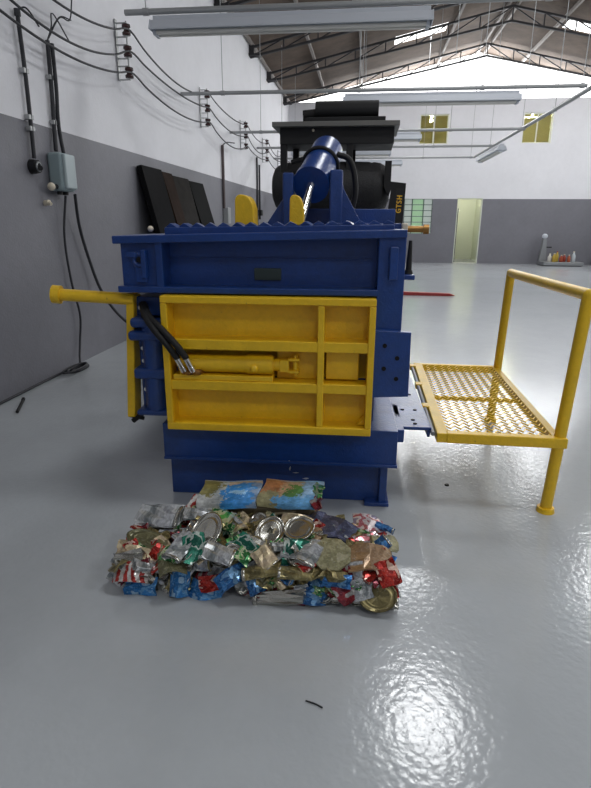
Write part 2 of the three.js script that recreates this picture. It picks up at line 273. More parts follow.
// ================================================================== THE BALER
const baler = thing('baler', 'large blue horizontal baler press with a yellow ribbed front door', 'baler', [-0.42, 0, -2.6], 0.035);
const balerLocal = (p) => p.clone().sub(baler.position).applyAxisAngle(V(0, 1, 0), -0.035);
const hexHead = (x, y, z, r = 0.012, axis = 'z', h = 0.012) => { const g = new THREE.CylinderGeometry(r, r, h, 6); if (axis === 'z') g.rotateX(Math.PI / 2); if (axis === 'x') g.rotateZ(Math.PI / 2); return g.translate(x, y, z); };
{
  const B = baler, bl = M.blue, ye = M.yellow;
  obj('skid_base', rbx(-0.59, 0.56, 0.0, 0.262, -1.9, -0.15), bl, B);
  obj('base_flange', [rbx(0.545, 0.585, 0.01, 0.262, -1.9, -0.105), rbx(0.47, 0.6, 0, 0.022, -0.3, -0.09)], bl, B);
  obj('chassis', rbx(-0.585, 0.62, 0.262, 0.452, -1.88, -0.035), bl, B);
  for (const [px, py, w, h] of [[291, 453, 0.012, 0.012], [290, 469, 0.006, 0.03], [296, 473, 0.02, 0.006], [306, 479, 0.02, 0.01]]) { const q = balerLocal(at(px, py, 'z', -2.75)); obj('bare_scratch', prism([[-w, 0], [0, -h * 0.4], [w * 0.8, h * 0.2], [0.002, h * 0.6]], 0.002, 0).translate(q.x, q.y, py < 457 ? -0.033 : -0.1485), M.lampMetal, B); }
  obj('chassis_seam', rbx(-0.585, 0.625, 0.255, 0.27, -1.88, -0.025, 0.003), bl, B);
  obj('press_chamber', rbx(-0.5, 0.5, 0.452, 1.15, -1.85, -0.17), bl, B);
  obj('chamber_side', rbx(0.5, 0.58, 0.66, 1.36, -1.85, -0.42), bl, B);
  // right column and its bolt plate
  obj('column', rbx(0.478, 0.6, 0.7, 1.405, -0.42, -0.005), bl, B);
  const bp = prism([[0.475, 0.645], [0.648, 0.655], [0.643, 0.965], [0.475, 0.972]], 0.035).translate(0, 0, 0.03);
  obj('bolt_plate', bp, bl, B);
  for (const [x, y] of [[0.525, 0.9], [0.585, 0.842], [0.526, 0.79], [0.586, 0.742]]) obj('bolt_hole', new THREE.CylinderGeometry(0.0105, 0.0105, 0.012, 16).rotateX(Math.PI / 2).translate(x, y, 0.0275), M.dark, B);
  obj('column_bar', rbx(0.527, 0.565, 1.2, 1.345, -0.01, 0.03), bl, B);
  // upper beam
  obj('beam_back_panel', rbx(-0.54, 0.49, 1.14, 1.4, -0.3, -0.12), bl, B);
  obj('panel_rib', rbx(-0.5, 0.45, 1.275, 1.283, -0.122, -0.112, 0.002), bl, B);
  obj('beam_bottom_flange', rbx(-0.745, 0.485, 1.122, 1.152, -0.42, 0.0), bl, B);
  obj('beam_side', [rbx(-0.555, -0.52, 1.14, 1.385, -0.3, -0.002)], bl, B);
  const tp = rbx(-0.68, 0.67, -0.018, 0.018, -0.42, 0.012).rotateZ(0.028).translate(-0.07, 1.383, 0); obj('beam_top_plate', tp, bl, B);
  obj('beam_end_plate', rbx(-0.725, -0.54, 1.14, 1.367, -0.3, -0.022), bl, B);
  obj('name_plate', rbx(-0.105, 0.025, 1.178, 1.235, -0.122, -0.108, 0.003), mat({ color: 0x33403f, roughness: 0.5 }), B);
  const sk = obj('socket_bracket', [rbx(-0.655, -0.6, 1.17, 1.3, -0.03, 0.0), rbx(-0.69, -0.64, 1.285, 1.31, -0.03, 0.012), rbx(-0.62, -0.596, 1.19, 1.32, -0.03, 0.015), new THREE.TorusGeometry(0.026, 0.01, 8, 16).translate(-0.63, 1.275, 0.0)], bl, B);
  obj('bolt', hexHead(-0.63, 1.275, 0, 0.014), M.dark, sk);
  // toothed strip along the top edge
  obj('tooth_bar', rbx(-0.53, 0.55, -0.015, 0.02, -0.16, -0.09).rotateZ(0.02).translate(0, 1.41, 0), bl, B);
  const tooth = prism([[-0.032, 0], [0.032, 0], [0.012, 0.012], [-0.004, 0.019]], 0.05, 0.002);
  for (let i = 0; i < 17; i++) obj('tooth', tooth.clone().rotateY(rr(-0.3, 0.3)).translate(-0.5 + i * 0.064, 1.42 + i * 0.0013, -0.1), bl, B);
  obj('end_knob', new THREE.SphereGeometry(0.014, 12, 10).translate(-0.6, 1.413, -0.1), M.cream, B);
  // yellow door
  const door = obj('door', [
    rbx(-0.53, 0.478, 1.082, 1.115, -0.06, 0.05), rbx(-0.53, 0.478, 0.452, 0.49, -0.06, 0.05),
    rbx(-0.53, -0.498, 0.49, 1.082, -0.06, 0.05), rbx(0.447, 0.478, 0.49, 1.082, -0.06, 0.05)], ye, B);
  door.userData.label = 'yellow ribbed press door';
  for (const [y0, y1] of [[0.862, 0.912], [0.66, 0.708]]) obj('rib', rbx(-0.5, 0.45, y0, y1, -0.06, 0.044), ye, door);
  obj('rib', rbx(0.212, 0.244, 0.49, 1.082, -0.06, 0.046), ye, door);
  obj('panel', rbx(-0.51, 0.46, 0.9, 1.09, -0.075, -0.055), ye, door);
  obj('panel', rbx(-0.51, 0.46, 0.47, 0.69, -0.075, -0.055), ye, door);
  obj('panel', rbx(-0.51, 0.46, 0.69, 0.9, -0.168, -0.15), ye, door);
  obj('cover_plate', rbx(0.01, 0.212, 0.708, 0.862, -0.15, -0.045), ye, door);
  obj('cover_plate', rbx(0.252, 0.41, 0.716, 0.858, -0.15, -0.02), ye, door);
  obj('corner_plate', [prism([[0.41, 0.492], [0.447, 0.492], [0.447, 0.53]], 0.05).translate(0, 0, 0.0)], ye, door);
  // door cylinder
  const cyl = obj('door_cylinder', [bar(V(-0.45, 0.785, -0.01), V(0.0, 0.785, -0.01), 0.043, 0.043, 24), bar(V(-0.13, 0.785, -0.01), V(-0.005, 0.785, -0.01), 0.048, 0.048, 24), rbx(-0.46, -0.36, 0.735, 0.815, -0.06, 0.03)], ye, B);
  obj('lug', new THREE.SphereGeometry(0.02, 12, 10).translate(-0.09, 0.775, 0.035), ye, cyl);
  obj('clevis', [bar(V(0.0, 0.785, -0.01), V(0.04, 0.785, -0.01), 0.03), rbx(0.03, 0.075, 0.755, 0.815, -0.04, 0.02), rbx(0.07, 0.125, 0.808, 0.822, -0.035, 0.015), rbx(0.07, 0.125, 0.748, 0.762, -0.035, 0.015)], ye, cyl);
  obj('clevis_pin', bar(V(0.105, 0.735, -0.01), V(0.105, 0.835, -0.01), 0.012), ye, cyl);
  obj('cylinder_tray', rbx(-0.49, 0.0, 0.708, 0.735, -0.08, 0.036), ye, cyl);
  // two hoses from the chamber side into the cylinder
  for (const k of [0, 1]) {
    const o = k * 9, hp3 = [[142 + o * 0.2, 304, -2.66], [146 + o * 0.5, 318, -2.55], [155 + o * 0.9, 331, -2.5], [168 + o, 346, -2.49], [177 + o, 358, -2.5]].map(([x, y, z]) => balerLocal(at(x, y, 'z', z)));
    const h = obj('hydraulic_hose', tube(hp3, 0.016), M.black, B), a = hp3[4], b = balerLocal(at(184 + o, 371, 'z', -2.53));
    obj('hose_fitting', [bar(a, b, 0.0155), bar(a.clone().lerp(b, 0.65), a.clone().lerp(b, 0.95), 0.019, 0.019, 6)], M.chrome, h);
    obj('elbow', [bar(b, b.clone().add(V(0.02, -0.012, -0.02)), 0.015), bar(b.clone().add(V(0.02, -0.012, -0.02)), b.clone().add(V(0.03, -0.012, -0.06)), 0.015)], M.brass, h);
  }
  // hinge side
  const hp = obj('hinge_post', [rbx(-0.7, -0.54, 0.5, 1.09, -0.3, -0.1), bar(V(-0.61, 0.51, -0.06), V(-0.61, 1.0, -0.06), 0.055, 0.055, 24)], bl, B);
  for (const [y0, y1, w] of [[0.95, 1.0, 0], [0.885, 0.935, 0.015], [0.69, 0.75, 0], [0.5, 0.53, 0]]) obj('hinge_lug', [rbx(-0.705 - w, -0.535, y0, y1, -0.2, 0.0, 0.02)], bl, hp);
  for (const y of [0.62, 0.77, 0.835, 1.04]) obj('bolt', hexHead(-0.672, y, -0.09, 0.012, 'z', 0.03), M.chrome, hp);
  obj('hinge_gap', rbx(-0.665, -0.56, 0.535, 0.65, -0.2, -0.045), M.black, hp);
  const lp = obj('lock_plate', [rbx(-0.735, -0.695, 0.47, 1.1, -0.16, -0.06).translate(0, -0.79, 0).rotateZ(0.0).applyMatrix4(new THREE.Matrix4().makeShear(0, 0, 0.07, 0, 0, 0)).translate(-0.02, 0.79, 0), rbx(-0.737, -0.7, 1.1, 1.3, -0.24, -0.14)], ye, B);
  obj('lock_arm', bar(V(-1.06, 1.103, -0.03), V(-0.7, 1.08, -0.08), 0.029, 0.03, 20), ye, lp);
  obj('arm_end', bar(V(-1.085, 1.105, -0.028), V(-1.047, 1.102, -0.032), 0.044, 0.044, 20), ye, lp);
  obj('lower_pin', [bar(V(-0.76, 0.44, -0.09), V(-0.71, 0.48, -0.09), 0.014), bar(V(-0.78, 0.47, -0.09), V(-0.7, 0.455, -0.09), 0.01)], M.black, lp);
  // on top: yellow lugs, press cylinder in its mount, power block, fittings
  const lug = (w) => { const s = new THREE.Shape(); s.moveTo(-w, 0); s.lineTo(w, 0); s.lineTo(w * 0.95, 0.07); s.quadraticCurveTo(w * 0.7, 0.125, 0, 0.13); s.quadraticCurveTo(-w, 0.14, -w * 0.95, 0.1); s.lineTo(-w, 0); return s; };
  for (const [x, w, z, d] of [[-0.168, 0.043, -0.35, 0.12], [0.086, 0.031, -0.3, 0.05]]) obj('yellow_lug', new THREE.ExtrudeGeometry(lug(w), { depth: d, bevelEnabled: true, bevelSize: 0.005, bevelThickness: 0.008, bevelSegments: 3 }).translate(x, 1.437, z), ye, B);
  obj('deck', rbx(-0.53, 0.58, 1.36, 1.405, -1.85, -0.2), bl, B);
  const toL = (p) => p.clone().sub(B.position).applyAxisAngle(V(0, 1, 0), -0.035);
  const c0 = toL(at(311, 185, 'z', -3.12)), c1 = toL(at(327, 152, 'z', -3.55)), r0 = toL(at(300, 223, 'z', -2.98));
  const ax = c1.clone().sub(c0).normalize();
  const pc = obj('press_cylinder', [bar(c0, c1, 0.092, 0.092, 32), bar(c1, c1.clone().addScaledVector(ax, 0.03), 0.092, 0.07, 32)], bl, B);
  obj('cylinder_collar', bar(c0.clone().addScaledVector(ax, -0.002), c0.clone().addScaledVector(ax, 0.05), 0.098, 0.098, 32), bl, pc);
  obj('cylinder_rod', bar(r0, c0.clone().addScaledVector(ax, 0.02), 0.024, 0.024, 20), M.chrome, pc);
  const ring = new THREE.TorusGeometry(0.097, 0.012, 10, 40); ring.applyQuaternion(new THREE.Quaternion().setFromUnitVectors(V(0, 0, 1), ax)); const cm = c0.clone().lerp(c1, 0.56); ring.translate(cm.x, cm.y, cm.z);
  obj('hose_band', ring, M.black, pc);
  obj('hydraulic_hose', tube([cm.clone().add(V(0.09, 0.06, 0)), cm.clone().add(V(0.16, 0.03, 0)), cm.clone().add(V(0.2, -0.12, 0)), cm.clone().add(V(0.17, -0.3, 0))], 0.016), M.black, pc);
  const mz = -0.52;
  for (const [p, s] of [[[284, 179, 293, 262], -1], [[331, 176, 342, 366], 1]]) {
    const a = toL(at(p[0], p[1], 'z', -3.12)), b = toL(at(p[2], p[1], 'z', -3.12)), g = toL(at(p[3], 222, 'z', -3.12));
    obj('cylinder_mount', prism(s < 0 ? [[g.x, 1.4], [b.x, 1.4], [b.x, a.y], [a.x, a.y + 0.005], [a.x, a.y - 0.09]] : [[a.x, 1.4], [g.x, 1.4], [b.x + 0.01, a.y - 0.06], [b.x, a.y], [a.x, a.y]], 0.06).translate(0, 0, mz), bl, B);
    obj('mount_cheek', rbx(a.x - 0.005, b.x + 0.005, 1.4, a.y + 0.03, mz - 0.16, mz + 0.03, 0.01), bl, B);
  }
  obj('mount_cross_plate', rbx(-0.05, 0.26, 1.4, 1.52, -0.78, -0.72), bl, B);
  obj('valve_block', rbx(0.34, 0.6, 1.4, 1.52, -0.95, -0.7), bl, B);
  obj('deck_rail', rbx(0.28, 0.6, 1.4, 1.445, -0.45, -0.3), bl, B);
  const pf = obj('pipe_fitting', [bar(V(0.6, 1.418, -0.28), V(0.72, 1.418, -0.28), 0.016), bar(V(0.705, 1.418, -0.28), V(0.73, 1.418, -0.28), 0.026, 0.026, 6)], M.brass, B);
  obj('white_nut', rbx(0.6, 0.628, 1.412, 1.446, -0.3, -0.255, 0.006), M.cream, pf);
  const lv = obj('side_bracket', [rbx(0.6, 0.69, 1.165, 1.19, -0.5, -0.36), rbx(0.6, 0.63, 1.08, 1.165, -0.46, -0.4)], bl, B);
  obj('lever', [bar(V(0.662, 1.19, -0.43), V(0.664, 1.36, -0.43), 0.017, 0.009), bar(V(0.662, 1.185, -0.43), V(0.662, 1.21, -0.43), 0.026, 0.02)], M.black, lv);
  // hinge shelf to the platform
  const sh = obj('platform_shelf', [rbx(0.625, 0.805, 0.412, 0.43, -1.72, -0.17), rbx(0.785, 0.8, 0.375, 0.412, -1.72, -0.175, 0.003), rbx(0.6, 0.66, 0.36, 0.43, -1.72, -0.12)], bl, B);
  for (const [x, z] of [[0.68, -0.45], [0.75, -0.45], [0.72, -0.28], [0.725, -0.22], [0.68, -0.75], [0.75, -0.75]]) obj('bolt_hole', new THREE.CylinderGeometry(0.011, 0.011, 0.006, 14).translate(x, 0.4295, z), M.dark, sh);
}

// ================================================================== PLATFORM
{
  const P = thing('work_platform', 'yellow steel step platform with mesh deck and handrail beside the baler', 'platform', [0.71, 0, -3.5]);
  const x0 = -0.31, x1 = 0.31, z0 = -0.76, z1 = 0.755, y0 = 0.37, y1 = 0.42, ye = M.yellow;
  obj('frame_side', rbx(x0, x0 + 0.06, y0, y1, z0, z1), ye, P); obj('frame_side', rbx(x1 - 0.045, x1, y0, y1, z0, z1), ye, P);
  obj('frame_end', rbx(x0 + 0.05, x1 + 0.02, y0, y1 + 0.003, z1 - 0.045, z1 + 0.004), ye, P); obj('frame_end', rbx(x0 + 0.05, x1 - 0.04, y0, y1, z0, z0 + 0.045), ye, P);
  obj('hinge_rod', bar(V(x0 - 0.018, y1 - 0.012, z0), V(x0 - 0.018, y1 - 0.012, z1 - 0.02), 0.011), M.greySteel, P);
  for (const z of [z0 + 0.05, z0 + 0.55, z1 - 0.5]) obj('hinge', rbx(x0 - 0.035, x0 + 0.01, y1 - 0.03, y1 + 0.004, z, z + 0.07), ye, P);
  obj('cross_bar', rbx(x0 + 0.06, x1 - 0.045, y0, y0 + 0.025, 0.0, 0.02), ye, P);
  // expanded metal: zigzag strands, each touching its neighbour
  const str = [], mx0 = x0 + 0.055, mx1 = x1 - 0.04, mz0 = z0 + 0.04, mz1 = z1 - 0.04, nr = 27, nc = 10, dz = (mz1 - mz0) / nr, dx = (mx1 - mx0) / nc;
  const strand = (a, b) => { const d = b.clone().sub(a), g = new THREE.BoxGeometry(d.length() + 0.003, 0.005, 0.006); g.rotateX(0.5); g.rotateY(-Math.atan2(d.z, d.x)); const c = a.clone().add(b).multiplyScalar(0.5); return g.translate(c.x, c.y, c.z); };
  for (let r = 0; r < nr; r++) for (let c = 0; c < nc * 2; c++) {
    const za = mz0 + dz * (r + (c % 2 ? 0.94 : 0.06)), zb = mz0 + dz * (r + (c % 2 ? 0.06 : 0.94)), xa = mx0 + dx * c / 2, xb = xa + dx / 2;
    str.push(strand(V(xa, y1 - 0.006, za), V(xb, y1 - 0.006, zb)));
  }
  const mesh = obj('expanded_mesh', str, ye, P); mesh.userData.kind = 'stuff'; mesh.userData.label = 'diamond expanded metal deck';
  // posts and rail, leaning a little outwards as in the photograph
  const f0 = V(0.284, 0, 0.72), f1 = V(0.332, 1.13, 0.72), r0 = V(0.29, 0, -0.70), r1 = V(0.318, 1.11, -0.70);
  obj('post', bar(f0, f1, 0.029, 0.029, 20), ye, P); obj('post', bar(r0, r1, 0.029, 0.029, 20), ye, P);
  obj('foot', bar(f0, V(0.284, 0.025, 0.72), 0.046, 0.042, 20), ye, P); obj('foot', bar(r0, V(0.29, 0.025, -0.7), 0.046, 0.042, 20), ye, P);
  obj('handrail', [bar(f1, r1, 0.029, 0.029, 20), new THREE.SphereGeometry(0.0295, 16, 12).translate(f1.x, f1.y, f1.z), new THREE.SphereGeometry(0.0295, 16, 12).translate(r1.x, r1.y, r1.z)], ye, P);
}

// ================================================================== BALE OF CRUSHED TINS
{
  const bale = thing('tin_bale', 'pressed bale of crushed printed food tins lying in front of the baler', 'bale', [-0.42, 0, -2.08]);
  const O = bale.position;
  // print on tinplate
  function printTex(cols, s, stripes) {
    const n = layered(128, [[3, 0.75, s], [9, 0.25, s + 1]]), n2 = layered(128, [[9, 0.4, s + 2], [30, 0.6, s + 3]]), n3 = layered(128, [[24, 0.6, s + 5], [50, 0.4, s + 6]]);
    const cs = cols.map((h) => [(h >> 16) & 255, (h >> 8) & 255, h & 255]);
    return dataTex(128, (i) => { let k = stripes ? Math.floor(((i % 128) + 20 * n[i]) / 128 * stripes) % cs.length : Math.min(cs.length - 1, Math.floor(Math.max(0, Math.min(0.999, (n[i] - 0.22) / 0.56)) * cs.length)); const c = cs[k], q = 0.82 + 0.34 * n2[i], w = n3[i] > 0.72 ? 0.3 : 0; return c.map((v) => cl((w > 0 ? v + (215 - v) * w : v * (1 + w)) * q)); }, true, 1);
  }
  const tin = (cols, s, stripes) => mat({ map: printTex(cols, s, stripes), roughness: 0.22, metalness: 0.45, side: THREE.DoubleSide });
  function sheetPrint(fn, s) { const n = layered(128, [[9, 0.4, s], [24, 0.35, s + 1], [60, 0.25, s + 2]]), n2 = layered(128, [[8, 0.4, s + 3], [22, 0.35, s + 4], [60, 0.25, s + 6]]);
    return mat({ map: dataTex(128, (i) => { const h = fn((i % 128) / 128 + (n[i] - 0.5) * 0.42, Math.floor(i / 128) / 128 + (n2[i] - 0.5) * 0.42), q = 0.7 + 0.5 * n2[i]; return [(h >> 16) & 255, (h >> 8) & 255, h & 255].map((v) => cl(v * q)); }, true, 1), roughness: 0.34, metalness: 0.2, side: THREE.DoubleSide }); }
  const T = {
    white: tin([0xa9acb0, 0xc9cccd, 0xb4b8b8, 0x8a9092], 201), silver: mat({ color: 0xb9b8b0, roughness: 0.25, metalness: 0.9 }), gold: mat({ map: printTex([0x8c8259, 0xa99c6c, 0x7c7350], 203), roughness: 0.3, metalness: 0.7 }),
    olive: tin([0x7d7a5c, 0x8d8a6a, 0x6f6d52], 205), cream: tin([0xbdb995, 0xaaa784, 0xc8c4a4], 207), tan: tin([0xa88c6e, 0xb59a7c, 0x9c8064], 209), beige: tin([0xcbb89a, 0xd8c8a4, 0xb9a888], 211),
    blue: tin([0x2f6aa6, 0x3f7cba, 0x2a5a92, 0x6d9cc6], 213), lightBlue: tin([0x3f86c8, 0x6aa4d4, 0x3478b8, 0x9cc0dc], 215), slate: tin([0x5d627e, 0x6d7292, 0x50556e], 217),
    red: tin([0xa82c26, 0xc13a30, 0x8c221f, 0xd8b8a8], 219), redStripe: tin([0xb03a34, 0xdedbd6], 221, 9), teal: tin([0x1f6a58, 0x2a8068, 0xb8c4bc, 0x1a5c4c], 223), green: tin([0x3f8a4c, 0x5fae5c, 0xc8d0a8, 0x2f7440], 225),
    scenic: sheetPrint((u, v) => u < 0.3 ? (v < 0.45 ? 0xc4c6c4 : 0x86804e) : u < 0.42 ? 0xb4bcbc : v > 0.85 ? 0xb9a890 : u > 0.88 ? 0x7c94b0 : (u - 0.66) ** 2 + (v - 0.55) ** 2 < 0.015 ? 0x9fcbea : 0x3f8fd4, 227), orange: sheetPrint((u, v) => u < 0.3 ? (v > 0.5 ? 0xb07a52 : 0xa9a37a) : v < 0.4 ? 0x6fb0e2 : u < 0.42 ? 0xc4a080 : u < 0.68 ? (v < 0.8 ? 0x5f8a4c : 0xb5a184) : 0x8fb4d4, 229), pink: tin([0xd9cfd2, 0xb86a72, 0xe2dcde, 0x8d86a4], 231), maroon: tin([0x6d2330, 0x8c2c34, 0xb0aca8], 233),
  };
  // --- generators; unit sized, y is the outward direction
  const hash = (a, b, c, d) => { const v = Math.sin(Math.round(a * 100) * 12.9898 + Math.round(b * 100) * 78.233 + Math.round(c * 100) * 37.719 + d * 4.581) * 43758.5453; return v - Math.floor(v) - 0.5; };
  function crumple(g, amp, s, thin) {                          // angular folds: corners are pushed about, faces stay flat
    const p = g.attributes.position;
    for (let i = 0; i < p.count; i++) {
      const x = p.getX(i), y = p.getY(i), z = p.getZ(i), k = thin ? 0 : y;
      p.setXYZ(i, x + amp * 0.8 * hash(x, k, z, s), y + amp * 1.6 * hash(x, k, z, s + 1), z + amp * 0.8 * hash(x, k, z, s + 2));
    }
    const h = g.index ? g.toNonIndexed() : g; h.computeVertexNormals(); return h;
  }
  const flake = (s, amp = 0.15) => crumple(new THREE.BoxGeometry(1, 0.12, 1, 3, 1, 3), amp, s, true);
  const folded = (s) => { const g = new THREE.CylinderGeometry(0.5, 0.5, 1, 12, 3); g.rotateZ(Math.PI / 2); g.scale(1, 0.42, 1); return crumple(g, 0.12, s); };
  const lidProfile = [[0, 0.02], [0.28, 0.02], [0.3, 0.045], [0.34, 0.045], [0.36, 0.015], [0.43, 0.015], [0.45, 0.1], [0.5, 0.1], [0.5, -0.04], [0, -0.04]].map((p) => new THREE.Vector2(...p));
  const lid = (s) => { const g = new THREE.LatheGeometry(lidProfile, 26), p = g.attributes.position; for (let i = 0; i < p.count; i++) p.setY(i, p.getY(i) + 0.09 * Math.sin(p.getX(i) * 5 + s) * Math.cos(p.getZ(i) * 4 + s)); g.computeVertexNormals(); return g; };
  const G = { flake: [1, 2, 3, 4, 5, 6].map((s) => flake(s)), sheet: [11, 12, 13].map((s) => { const g = new THREE.BoxGeometry(1, 0.1, 1, 6, 1, 3), p = g.attributes.position; for (let i = 0; i < p.count; i++) p.setY(i, p.getY(i) - (0.9 + s * 0.05) * (p.getX(i) + 0.1) ** 2 + 0.25 * (p.getZ(i) - 0.1) ** 2); return crumple(g, 0.055, s, true); }), can: [21, 22, 23, 24].map((s) => folded(s)), lid: [31, 32, 33].map(lid) };
  const pick = (a) => a[Math.floor(rnd() * a.length)];
  function piece(name, g, m, pos, size, tilt, turn = 0, side = 0, label) {
    const o = new THREE.Mesh(g, m); o.name = name; o.castShadow = o.receiveShadow = true;
    o.position.copy(pos).sub(O); o.scale.set(...size); o.rotation.order = 'ZXY'; o.rotation.set(tilt, turn, side); if (label) o.userData.label = label; bale.add(o); return o;
  }
  // envelope: top at 0.165, front face at z -1.85 that slopes a little, raised ridge at the back centre
  const topH = (x) => x < -0.72 ? 0.135 : x < -0.15 ? 0.19 : 0.155;
  function surf(px, py) { let p = at(px, py, 'y', 0.17); p = at(px, py, 'y', topH(p.x)); if (p.z > -1.87) { const q = at(px, py, 'z', -1.865); return [q, true]; } return [p, false]; }
  // core block, lumpy
  const core = new THREE.BoxGeometry(1.06, 0.105, 0.35, 24, 4, 10).translate(0, 0.073, -0.005), cp = core.attributes.position;
  for (let i = 0; i < cp.count; i++) { const x = cp.getX(i), z = cp.getZ(i); cp.setXYZ(i, x + 0.012 * Math.sin(z * 40), cp.getY(i) * (topH(x - 0.42) / 0.17) + 0.008 * Math.sin(x * 50) * Math.cos(z * 43), z + 0.012 * Math.sin(x * 37)); }
  const coreMat = mat({ color: 0x5c5442, roughness: 0.4, metalness: 0.6 });
  for (let i = 0; i < cp.count; i++) { const wx = cp.getX(i) - 0.42, z = cp.getZ(i); if (wx > -0.65 && wx < -0.44 && z > 0.04 && cp.getY(i) < 0.1) cp.setY(i, 0.085 + 0.02 * cp.getY(i)); if (wx < -0.8 && z > 0.1) cp.setZ(i, z - 0.05); }
  core.computeVertexNormals(); obj('packed_core', core, coreMat, bale);
  obj('packed_core', rbx(-0.3, 0.24, 0.12, 0.23, -0.26, -0.14, 0.03), coreMat, bale);
  // --- filler pieces over the top and the front
  const pal = { left: ['white', 'olive', 'red', 'blue', 'beige', 'maroon', 'gold'], mid: ['green', 'white', 'silver', 'teal', 'beige', 'white', 'cream', 'gold', 'green', 'beige', 'silver'], right: ['slate', 'white', 'cream', 'pink', 'gold', 'blue', 'red', 'tan'], low: ['gold', 'silver', 'maroon', 'blue', 'gold', 'red', 'white'] };
  const hold = (x) => x < -0.72 ? pal.left : x < -0.2 ? pal.mid : pal.right;
  const rimG = new THREE.TorusGeometry(0.47, 0.045, 6, 16).rotateY(Math.PI / 2).scale(1, 0.5, 1);
  function addRim(o) { const r = new THREE.Mesh(rimG, rnd() < 0.6 ? T.silver : T.gold); r.name = 'rim'; r.castShadow = r.receiveShadow = true; r.position.x = rnd() < 0.5 ? -0.48 : 0.48; o.add(r); }
  const place = (x, y, z, front) => { const kind = rnd(), c = T[pick(front ? pal.low : hold(x))], s = rr(0.045, 0.085), p = V(x, y, z), tl = front ? rr(0.5, 1.5) : rr(-0.5, 0.9);
    if (kind < 0.42) piece('tin_scrap', pick(G.flake), c, p, [s * rr(1, 1.6), s * rr(0.8, 1.2), s * rr(0.5, 1)], tl, rr(0, 6.28), rr(-0.6, 0.6));
    else if (kind < 0.82) { const o = piece('crushed_tin', pick(G.can), c, p, [s * rr(1, 1.5), s, s], tl, rr(-0.7, 0.7), rr(-0.5, 0.5)); if (rnd() < 0.6) addRim(o); }
    else piece('tin_lid', pick(G.lid), rnd() < 0.5 ? T.silver : T.gold, p, [s * 1.1, s, s * 1.1], tl, 0, rr(-0.5, 0.5)); };
  for (let i = 0; i < 19; i++) for (let j = 0; j < 7; j++) { const x = -0.95 + i * 0.0595 + rr(-0.02, 0.02), z = -2.24 + j * 0.058 + rr(-0.015, 0.015); if (x < -0.85 && z < -2.15) continue; place(x, topH(x) - 0.012 + rr(-0.012, 0.014), z, false); }
  for (let i = 0; i < 20; i++) for (let j = 0; j < 3; j++) { const x = -0.94 + i * 0.0555; if (j === 0 && x > -0.64 && x < -0.46) continue; place(x + rr(-0.02, 0.02), 0.038 + j * 0.042 + rr(-0.008, 0.008), -1.885 + rr(-0.01, 0.01) - (x > -0.64 && x < -0.46 ? 0.03 : 0), true); }
  for (let i = 0; i < 6; i++) for (const s of [-1, 1]) place(s < 0 ? -0.95 : 0.13, 0.075 + rr(-0.01, 0.03), -2.2 + i * 0.06, true);
  // --- the pieces one can tell apart: [name, shape, material, px, py, width px, depth px, extra tilt, turn, lift]
  const S = 1 / 226;
